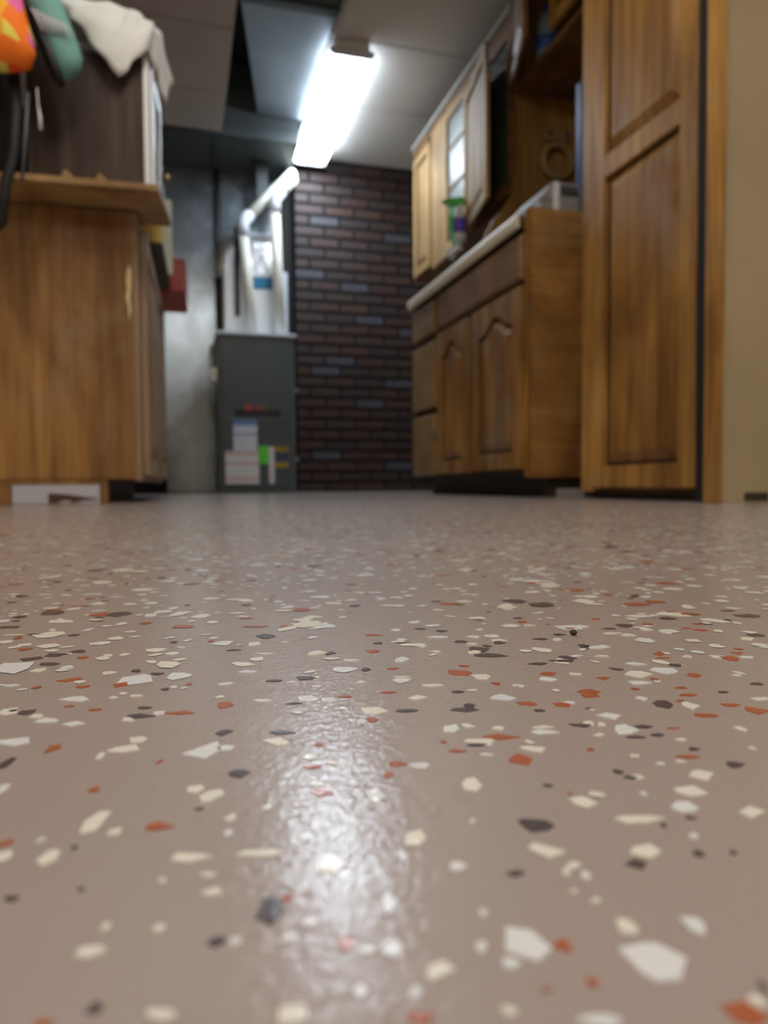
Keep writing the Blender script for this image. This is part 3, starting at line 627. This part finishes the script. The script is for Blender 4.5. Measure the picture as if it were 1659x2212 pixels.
# glazed frame
b = B(Fu(3.30, ZB)); W_, H_ = .30, .73
b.box(0,.03,0,H_,0,.018).box(W_-.02,W_,0,H_,0,.018).box(.03,W_-.02,0,.05,0,.018).box(.03,W_-.02,H_-.045,H_,0,.018)
b.box(.03,W_-.02,.31,.325,.002,.016).box(.03,W_-.02,.52,.535,.002,.016)
gd = b.build('glazed_door', OAKP, up, .002, label='pale glazed door with two crossbars')
B(Fu(3.30, ZB)).box(.03,W_-.02,.05,H_-.045,.006,.009).build('pane', GLASS, gd)
# ajar door hinged at its far side
hy, hx = 3.30, 1.372
th_ = (Vector((1.288, 2.85, 0))-Vector((hx, hy, 0))); wd = th_.length; du = th_.normalized(); dn = Vector((du.y, -du.x, 0))
if dn.x > 0: dn = -dn
panel_door(up, 'door', frame_fn((hx, hy, ZB-.005), du, dn), wd, .66, .05, mf=OAKP, mr=OAKP, mp=OAKP, label='pale door standing ajar')
# dark near bay: framed smoked glass
b = B(Fu(2.82, 1.30)); W_, H_ = .40, .71
b.box(0,.035,0,H_,0,.018).box(W_-.035,W_,0,H_,0,.018).box(.035,W_-.035,0,.05,0,.018).box(.035,W_-.035,H_-.06,H_,0,.018)
gd = b.build('glazed_door', OAKD, up, .002, label='dark glazed door at the near end')
B(Fu(2.82, 1.30)).box(.035,W_-.035,.05,H_-.06,.006,.009).build('pane', DGLASS, gd)
box('crown_strip', (1.366, 1.3779, 2.80, 4.15, ZT-.006, ZT+.014), mat('pale_crown', (.45,.46,.42), .5), up, .002)
# glassware inside lit bay
for i, (y, z) in enumerate(((3.31,1.546),(3.44,1.546),(3.36,1.293))):
    g = B().lathe([(.0,0),(.032,0),(.036,.10),(.033,.10),(.029,.006),(.0,.006)], (1.52, y, z), 'z', 18).build('drinking_glass', mat('green_tint_glass', (.45,.62,.50), .4, trans=.3), None, 0, True)
    tag(g, ['green-tinted glass on the cupboard shelf behind the glazed door, nearer one', 'green-tinted glass on the cupboard shelf behind the glazed door, farther one', 'green-tinted glass on the cupboard floor behind the spray bottle'][i], 'glass', 'glasses in the glazed cupboard')
# near overhead cabinet
nc = empty('overhead_cabinet', (1.54, 2.35, 1.70), 'higher oak overhead cabinet with open bay between the pantry and the long cupboard', 'cabinet')
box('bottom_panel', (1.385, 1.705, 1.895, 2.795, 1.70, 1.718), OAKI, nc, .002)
box('top_panel', (1.385, 1.705, 1.895, 2.795, 2.17, 2.188), OAKY, nc, .002)
box('back_panel', (1.69, 1.705, 1.895, 2.795, 1.718, 2.17), OAKI, nc)
for y in (1.895, 2.777): box('side_panel', (1.385, 1.6899, y, y+.018, 1.718, 2.17), OAK, nc)
box('bottom_rail', (1.372, 1.3849, 1.895, 2.795, 1.695, 1.715), OAKD, nc, .002)
box('top_rail', (1.372, 1.3849, 1.895, 2.795, 2.12, 2.188), OAKD, nc, .002)
th_ = Vector((1.262, 2.455, 0))-Vector((1.371, 2.785, 0)); wd = th_.length; du = th_.normalized(); dn = Vector((du.y, -du.x, 0)); dn = -dn if dn.x > 0 else dn
panel_door(nc, 'door', frame_fn((1.371, 2.785, 1.705), du, dn), wd, .44, .05, mf=OAKD, mr=OAKD, mp=OAKD, label='brown door standing ajar')
panel_door(nc, 'door', frame_fn((1.3719, 1.90, 1.745), (0,1,0), (-1,0,0)), .56, .42, .05, mf=OAKF, label='orange oak door')
bt = empty('water_bottle', (1.432, 2.62, 1.718), 'clear plastic bottle with blue cap and blue label in the open overhead bay', 'bottle')
B().lathe([(0,0),(.040,0),(.043,.01),(.043,.15),(.034,.18),(.015,.20),(.015,.205),(0,.205)], (1.432,2.62,1.7185), 'z', 20).build('bottle_body', mat('bottle_plastic', (.30,.36,.40), .15, trans=.3), bt, 0, True)
B().lathe([(0,.2055),(.016,.2055),(.016,.23),(0,.23)], (1.432,2.62,1.7185), 'z', 16).build('cap', mat('navy_cap', (.02,.03,.28), .4), bt, 0, True)
B().lathe([(.0432,.05),(.0436,.05),(.0436,.10),(.0432,.10)], (1.432,2.62,1.7185), 'z', 20).build('bottle_label', BLUE, bt, 0, True)

# items on counter -------------------------------------------------
gb = empty('cash_box', (1.24, 2.30, .937), 'grey metal box with sloping lid on the near end of the counter', 'box')
B().box(1.150, 1.305, 2.15, 2.40, .937, .985).build('box_body', GREYM, gb, .004)
B().frust([(1.150,2.15,.986),(1.305,2.15,.986),(1.305,2.40,.986),(1.150,2.40,.986)], [(1.205,2.16,1.052),(1.303,2.16,1.052),(1.303,2.39,1.052),(1.205,2.39,1.052)]).build('sloping_lid', GREYM, gb, .003)
box('white_band', (1.200, 1.222, 2.143, 2.1499, .938, 1.045), WHITE, gb, .002, label='white vertical band')
box('dark_window', (1.228, 1.290, 2.144, 2.1499, 1.01, 1.035), DGREY, gb, .002)
box('grey_plate', (1.228, 1.290, 2.144, 2.1499, .945, 1.0), WHITE if False else GREYM, gb, .002)
dv = empty('small_gadget', (1.335, 2.2, .937), 'small black gadget with a pale knob beside the grey metal box', 'gadget')
box('gadget_body', (1.31, 1.375, 2.14, 2.25, .937, 1.02), DGREY, dv, .005)
B().lathe([(0,-.02),(.012,-.02),(.014,0),(0,0)], (1.335,2.1399,.975), 'y', 16).build('knob', WHITE, dv, 0, True)
# spray bottle hanging by its trigger from a hook under the ajar door
sp_ = empty('spray_bottle', (1.31, 3.27, 1.22), 'white spray bottle with green trigger and purple label hanging by the glazed door', 'bottle')
cx_, cy_, cz_ = 1.318, 3.27, 1.225
B().lathe([(0,0),(.030,0),(.034,.008),(.034,.09),(.028,.13),(.014,.165),(.012,.185),(0,.185)], (cx_, cy_, cz_), 'z', 20).build('bottle_body', WHITE, sp_, 0, True)
B().lathe([(.0345,.035),(.0352,.035),(.0352,.105),(.0335,.105)], (cx_, cy_, cz_), 'z', 20).build('bottle_label', PURP, sp_, 0, True)
B().prism([(cx_-.075,cz_+.170),(cx_-.075,cz_+.195),(cx_+.02,cz_+.215),(cx_+.03,cz_+.185),(cx_-.01,cz_+.17)], cy_-.014, cy_+.014, 'y').build('spray_head', GREENP, sp_, .003)
B().tube([(cx_-.03,cy_,cz_+.172),(cx_-.042,cy_,cz_+.13),(cx_-.043,cy_,cz_+.08),(cx_-.034,cy_,cz_+.03),(cx_-.03,cy_,cz_-.02)], [.010,.011,.011,.010,.008], 10).build('trigger', GREENP, sp_, 0, True)
B().lathe([(0,-.012),(.010,-.012),(.010,.0),(0,0)], (cx_-.076, cy_, cz_+.183), 'x', 12).build('nozzle', BLACK, sp_, 0, True)
rg = empty('white_rag', (1.29, 3.30, 1.20), 'small crumpled white rag under the hanging spray bottle', 'rag')
rows = []
for i in range(7):
    ring = []
    for k in range(14):
        a = 2*PI*k/14; f = math.sin(PI*(i+.5)/7); r = f*(1+random.uniform(-.2,.2))
        ring.append(Vector((1.292+r*.048*math.cos(a), 3.262+r*.03*math.sin(a), 1.150+i*.0075+.02*math.cos(a))))
    rows.append(ring)
B().strip(rows, True).build('rag_cloth', WHITE, rg, 0, True)
# hooks to hang from
B().tube([(1.374,3.36,1.425),(1.34,3.31,1.427),(1.318,3.27,1.427),(1.306,3.26,1.419)], .003, 8).build('hook', CHROME, sp_, 0, True)
# tan ring on the end panel
rn = empty('tan_ring', (1.574, 2.79, 1.43), 'round tan ring hung from a small bracket on the brown end panel', 'ring')
rows = []
for i in range(36):
    a = 2*PI*i/36; rows.append([Vector((1.572+(.068+.015*math.cos(q))*math.cos(a), 2.778+.018*math.sin(q), 1.425+(.068+.015*math.cos(q))*math.sin(a))) for q in [2*PI*k/10 for k in range(10)]])
rows.append(rows[0]); B().strip(rows, True).build('ring_body', TAPE, rn, 0, True)
box('bracket', (1.515, 1.640, 2.785, 2.7999, 1.515, 1.565), TAPE, rn, .004)
for x in (1.535, 1.620): B().lathe([(0,-.008),(.010,-.008),(.012,0),(0,0)], (x,2.7849,1.543), 'y', 14).build('screw', DGREY, rn, 0, True)
bl = box('blue_board', (1.467, 1.484, 2.42, 2.46, .9145, 1.56), BLUE, None, .004); tag(bl, 'tall narrow blue board standing on the counter behind the pantry', 'board')

# ================================================================== LEFT CABINET
A = math.radians(-1.8)
lc = empty('left_cabinet', (-.12, 2.1, 0), 'worn brown laminate cabinet on a low plinth at the left', 'cabinet')
ca, sa = math.cos(A), math.sin(A)
FL = lambda p: Vector((-.113, 2.1, 0))+Vector((ca*p[0]-sa*p[1], sa*p[0]+ca*p[1], p[2]))
B(FL).box(-.75, -.012, 0, .95, .064, .797).build('carcass', LEFT, lc, .002)
B(FL).box(-.60, -.012, -.010, -.0005, .066, .797).build('side_panel', LEFT, lc, .001)
B(FL).box(-.0115, .006, -.012, .95, .060, .797).build('face_frame', LEFTF, lc, .002)
panel_door(lc, 'door', frame_fn(FL((.0065,.03,.075)), (-sa,ca,0), (ca,sa,0)), .42, .69, .055, mf=LEFTF, mr=LEFTF, mp=LEFTF)
panel_door(lc, 'door', frame_fn(FL((.0065,.48,.075)), (-sa,ca,0), (ca,sa,0)), .42, .69, .055, mf=LEFTF, mr=LEFTF, mp=LEFTF)
STAIN = mat('cream_paint', (.72,.60,.30), .5)
b = B(FL); z0 = .50
pts = [(-.012,.50),(-.006,.53),(-.009,.56),(-.005,.60),(-.004,.635),(-.009,.655),(-.015,.64),(-.018,.61),(-.016,.585),(-.020,.565),(-.014,.54)]
b.prism([(p[0]-.008,p[1]) for p in pts], -.0108, -.0098, 'y'); b.build('paint_drip', STAIN, lc, label='cream paint smear near the corner')
# plinth
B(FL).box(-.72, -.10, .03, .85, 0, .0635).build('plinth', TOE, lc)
b = B(FL); b.box(-.325, -.105, -.018, .0, .0, .052); b.build('white_kick_board', mat('chipped_white_board', (.55,.55,.60), .5), lc, .002, label='white kick board with torn brown patch')
B(FL).prism([(-.235,.002),(-.235,.028),(-.20,.026),(-.11,.013),(-.11,.010),(-.15,.008),(-.17,.002),(-.19,.010),(-.215,.002)], -.0195, -.0181, 'y').build('torn_patch', mat('brown_fibre', (.10,.045,.03), .8), lc)
B(FL).box(-.103, -.085, -.018, .02, 0, .060).build('plinth_post', LEFT, lc, .002)
B(FL).box(-.40, -.328, -.018, .02, 0, .060).build('plinth_post', LEFT, lc, .002)
B(FL).box(-.40, -.085, -.020, .02, .0525, .0635).build('ledge', LEFT, lc, .002)
# slab on top
sl = B(); B0 = sl.poly([(-.72,1.975,.803),(-.047,1.945,.803),(-.018,2.20,.803),(-.70,2.24,.803),(-.72,1.975,.822),(-.047,1.945,.822),(-.018,2.20,.822),(-.70,2.24,.822)],
    [(0,3,2,1),(4,5,6,7),(0,1,5,4),(1,2,6,5),(2,3,7,6),(3,0,4,7)])
slo = tag(sl.build('wood_slab', SLAB, None, .003), 'loose light wood board lying on top of the left cabinet', 'board')
# spacer cleats under the slab
for i, (p, q) in enumerate((((147,400),'left'), ((220,403),'right'))):
    v = at(p[0], p[1], 1.975); x = v.x
    w_ = B().prism([(x-.014,.8225),(x-.004,.842),(x+.012,.828),(x+.014,.8225)], 1.957, 1.985, 'y').build('wood_chip', SLAB, None, .001)
    tag(w_, q+'-hand small wedge of orange wood in front of the walnut box', 'wood chip', 'wood wedges on the slab')
# walnut box with glazed side door
wx = empty('walnut_box', (-.22, 2.12, .823), 'dark walnut laminate box with white-edged glass door on the wood board', 'cabinet')
A2 = math.radians(-4); c2, s2 = math.cos(A2), math.sin(A2)
FX = lambda p: Vector((-.082, 2.0, .823))+Vector((c2*p[0]-s2*p[1], s2*p[0]+c2*p[1], p[2]))
ZH = .345
B(FX).box(-.284, 0, 0, .235, 0, ZH).build('box_body', WALN, wx, .003)
fr = B(FX); fr.box(.0005,.014,0,.014,0,ZH).box(.0005,.014,.221,.235,0,ZH).box(.0005,.014,.014,.221,0,.02).box(.0005,.014,.014,.221,ZH-.02,ZH)
fr.build('white_edging', WHITE, wx, .001, label='white front edging')
dr = B(FX); dr.box(.015,.024,.02,.045,.02,ZH-.02).box(.015,.024,.19,.215,.02,ZH-.02).box(.015,.024,.045,.19,.02,.05).box(.015,.024,.045,.19,ZH-.05,ZH-.02)
do = dr.build('door', BLUEW, wx, .001, label='pale framed glass door')
B(FX).box(.017,.020,.045,.19,.05,ZH-.05).build('pane', DGLASS, do)
kb = B(FX); kb.tube([(.024,.2,.12),(.034,.2,.12),(.036,.2,.12),(.046,.2,.12)], [.005,.005,.011,.009], 14); kb.build('knob', BRASS, do, 0, True)
kb = B(FX); kb.box(.0245,.032,.17,.205,.03,.09); kb.build('latch', CHROME, do, .002)
# cloth draped over the walnut box
cl = B()
U = [(105,-8,2.0),(150,-3,1.99),(190,0,1.985),(235,6,1.98),(270,17,1.98),(297,28,1.98),(322,45,1.985),(337,60,2.02),(342,66,2.10),(346,72,2.20)]
Lw = [(118,5,1.985),(148,32,1.98),(178,64,1.975),(215,118,1.972),(258,165,1.968),(290,134,1.970),(323,104,1.975),(340,170,2.05),(357,224,2.10),(374,180,2.16)]
rows = []
nr = 9
cols = []
import itertools
def lerp(a, b, t): return a+(b-a)*t
Us = []; Ls = []
for arr, dst in ((U, Us), (Lw, Ls)):
    for i in range(len(arr)-1):
        for s in range(4): 
            t = s/4; dst.append(tuple(lerp(arr[i][k], arr[i+1][k], t) for k in range(3)))
    dst.append(arr[-1])
bk = []
for (u, l) in zip(Us, Ls):
    pu, pl = at(*u), at(*l); col = []
    back = Vector((pu.x-.03, 2.22, 1.178)); 
    for k in range(5):
        t = k/5; q = back.lerp(pu, t); q.z += .02*math.sin(PI*t); col.append(q)
    for k in range(nr+1):
        t = k/nr; q = pu.lerp(pl, t); i_ = len(rows)
        q.y += -.012*math.sin(PI*t) + .005*math.sin(i_*.9+t*5); q.x += .004*math.sin(i_*1.3+t*4)
        col.append(q)
    rows.append(col)
cl.strip(rows)
clo = tag(cl.build('draped_cloth', CLOTHM, None, 0, True), 'crumpled grey-white cloth draped over the walnut box', 'cloth')
md = clo.modifiers.new('thick', 'SOLIDIFY'); md.thickness = .003; md.offset = 0
# striped folded towel under cloth
tw = box('folded_towel', (-.27, -.14, 2.01, 2.18, 1.169, 1.192), printed('striped_towel', (.50,.50,.55), (.12,.12,.16), 5, thr=.5), None, .01)
tag(tw, 'folded striped towel beneath the draped cloth on the walnut box', 'towel')
# sneaker: lofted sections from heel to toe
sn = empty('sneaker', (-.27, 1.93, 1.12), 'teal canvas sneaker with white laces and black lining left of the draped cloth', 'shoe')
spine = [(48,-62,.036),(74,-20,.042),(100,25,.043),(120,70,.040),(136,108,.039),(149,140,.036),(158,162,.022)]
rows = []
for (px, py, r) in spine:
    c = at(px, py, 1.90); sd = Vector((.83,0,.55)); dp = Vector((0,1,0))
    rows.append([c+sd*(r*1.05*math.cos(2*PI*k/16))+dp*(r*.85*math.sin(2*PI*k/16)) for k in range(16)])
sb_ = B(); sb_.strip(rows, True); sb_.poly(rows[0], [tuple(range(16))]); sb_.poly(rows[-1], [tuple(range(16))]); sb_.build('shoe_upper', TEAL, sn, 0, True)
rows = []
for (px, py, r) in spine[1:]:
    c = at(px-26, py+18, 1.905); sd = Vector((.83,0,.55)); dp = Vector((0,1,0))
    rows.append([c+sd*(r*.42*math.cos(2*PI*k/12))+dp*(r*1.0*math.sin(2*PI*k/12)) for k in range(12)])
sb_ = B(); sb_.strip(rows, True); sb_.poly(rows[0], [tuple(range(12))]); sb_.poly(rows[-1], [tuple(range(12))]); sb_.build('sole', RUBBER, sn, 0, True)
for k in range(7):
    a = at(64+11.5*k, 12+6*k, 1.862); b_ = at(92+10.5*k, 66-1*k+3*k, 1.858)
    B().tube([a+Vector((0,.006,0)), (a*2+b_)/3+Vector((0,-.004,.003)), (a+b_*2)/3+Vector((0,-.004,.003)), b_+Vector((0,.008,0))], .0022, 8).build('lace', LACE, sn, 0, True)
a = at(86,225,1.89); B().tube([at(80,190,1.89), at(82,225,1.885), at(86,250,1.885), at(88,280,1.885)], [.0015,.0015,.004,.004], 8).build('hanging_tag', LACE, sn, 0, True)
# black backpack standing left of the walnut box
bp = empty('backpack', (-.5, 1.99, .823), 'black nylon backpack slumped on the board left of the walnut box', 'bag')
rows = []
prof = [(.823,-.405,.05),(.85,-.392,.085),(.92,-.380,.10),(1.0,-.374,.10),(1.06,-.373,.09),(1.11,-.373,.075),(1.155,-.374,.05),(1.17,-.385,.02)]
for z, xr, dd in prof:
    xc = (xr-.70)/2; hw = (xr+.70)/2; ring = []
    for k in range(24):
        a = 2*PI*k/24; ring.append(Vector((xc+hw*math.copysign(abs(math.cos(a))**.55, math.cos(a)), 1.98+dd*math.copysign(abs(math.sin(a))**.7, math.sin(a))+.004*math.sin(9*a), z)))
    rows.append(ring)
b = B(); b.strip(rows, True); b.poly(rows[0], [tuple(range(24))]); b.poly(rows[-1], [tuple(range(24))]); b.build('bag_body', BAGM, bp, 0, True)
B().tube([at(28,160,1.87), at(35,240,1.862), at(30,330,1.862), at(12,400,1.862), at(4,480,1.88), at(-8,490,1.90)], .012, 10).build('strap', BAGM, bp, 0, True)
B().tube([at(60,200,1.882), at(55,290,1.875), at(48,390,1.88)], .004, 8).build('piping', mat('grey_piping', (.12,.13,.15), .6), bp, 0, True)
# bright printed pouch
og = empty('printed_pouch', (-.37, 1.82, 1.0), 'orange, yellow and pink printed fabric pouch on top of the black backpack', 'bag')
rows = []
ol = [(-90,150),(-60,156),(0,158),(40,157),(70,150),(79,122),(72,85),(60,45),(50,5),(40,-40),(-90,-40)]
outw = [at(p[0], p[1], 1.825) for p in ol]; cen = at(0, 60, 1.825)
for (f, dy) in ((.97,.0),(1.0,-.01),(.85,-.035),(.5,-.05),(.05,-.055)): rows.append([cen+(q-cen)*f+Vector((0,dy,0)) for q in outw])
b = B(); b.strip(rows, True); rows2 = [[cen+(q-cen)*f+Vector((0,dy,0)) for q in outw] for (f,dy) in ((.97,0),(.9,.02),(.5,.03),(.05,.032))]; b.strip(rows2, True)
b.build('pouch_body', ORG, og, 0, True)
B().tube([at(-60,-30,1.80), at(0,-60,1.80), at(50,-35,1.80)], .008, 8).build('handle', ORG, og, 0, True)
# things on the left cabinet behind the slab
dk = B(FL).box(-.10, .058, .27, .78, .798, .812).build('dark_board', mat('dark_board', (.05,.038,.026), .5), None, .003); tag(dk, 'thin dark brown board on the left cabinet, overhanging its edge under the yellow folder', 'board')
yb = B(FL).box(-.01, .054, .33, .36, .8125, 1.02).build('yellow_folder', YEL, None, .002); tag(yb, 'yellow folder standing on the left cabinet under the wood board edge', 'folder')
gbx = B(FL).box(.015, .072, .62, .65, .8125, 1.08).build('pale_card', GREENW, None, .002); tag(gbx, 'pale greenish card standing behind the yellow folder', 'card')
rd = empty('red_box', (-.02, 3.0, .798), 'red enamel metal box overhanging the far end of the left cabinet', 'box')
B(FL).box(-.10, .112, .80, 1.15, .798, .912).build('box_body', RED, rd, .004)
B(FL).box(-.102, .114, .798, 1.152, .9125, .927).build('lid', RED, rd, .003)
# a bit of blue rag at the dark foot of the left cabinet
dt = B().lathe([(0,0),(.0007,0),(.0012,.0008),(.0006,.0014),(0,.0017)], (0,0,0), 'z', 7).build('debris_speck', RUBBER, None); dt.location = (.1107, .1857, .0002)
tag(dt, 'tiny black crumb lying on the speckled floor right of centre', 'debris')
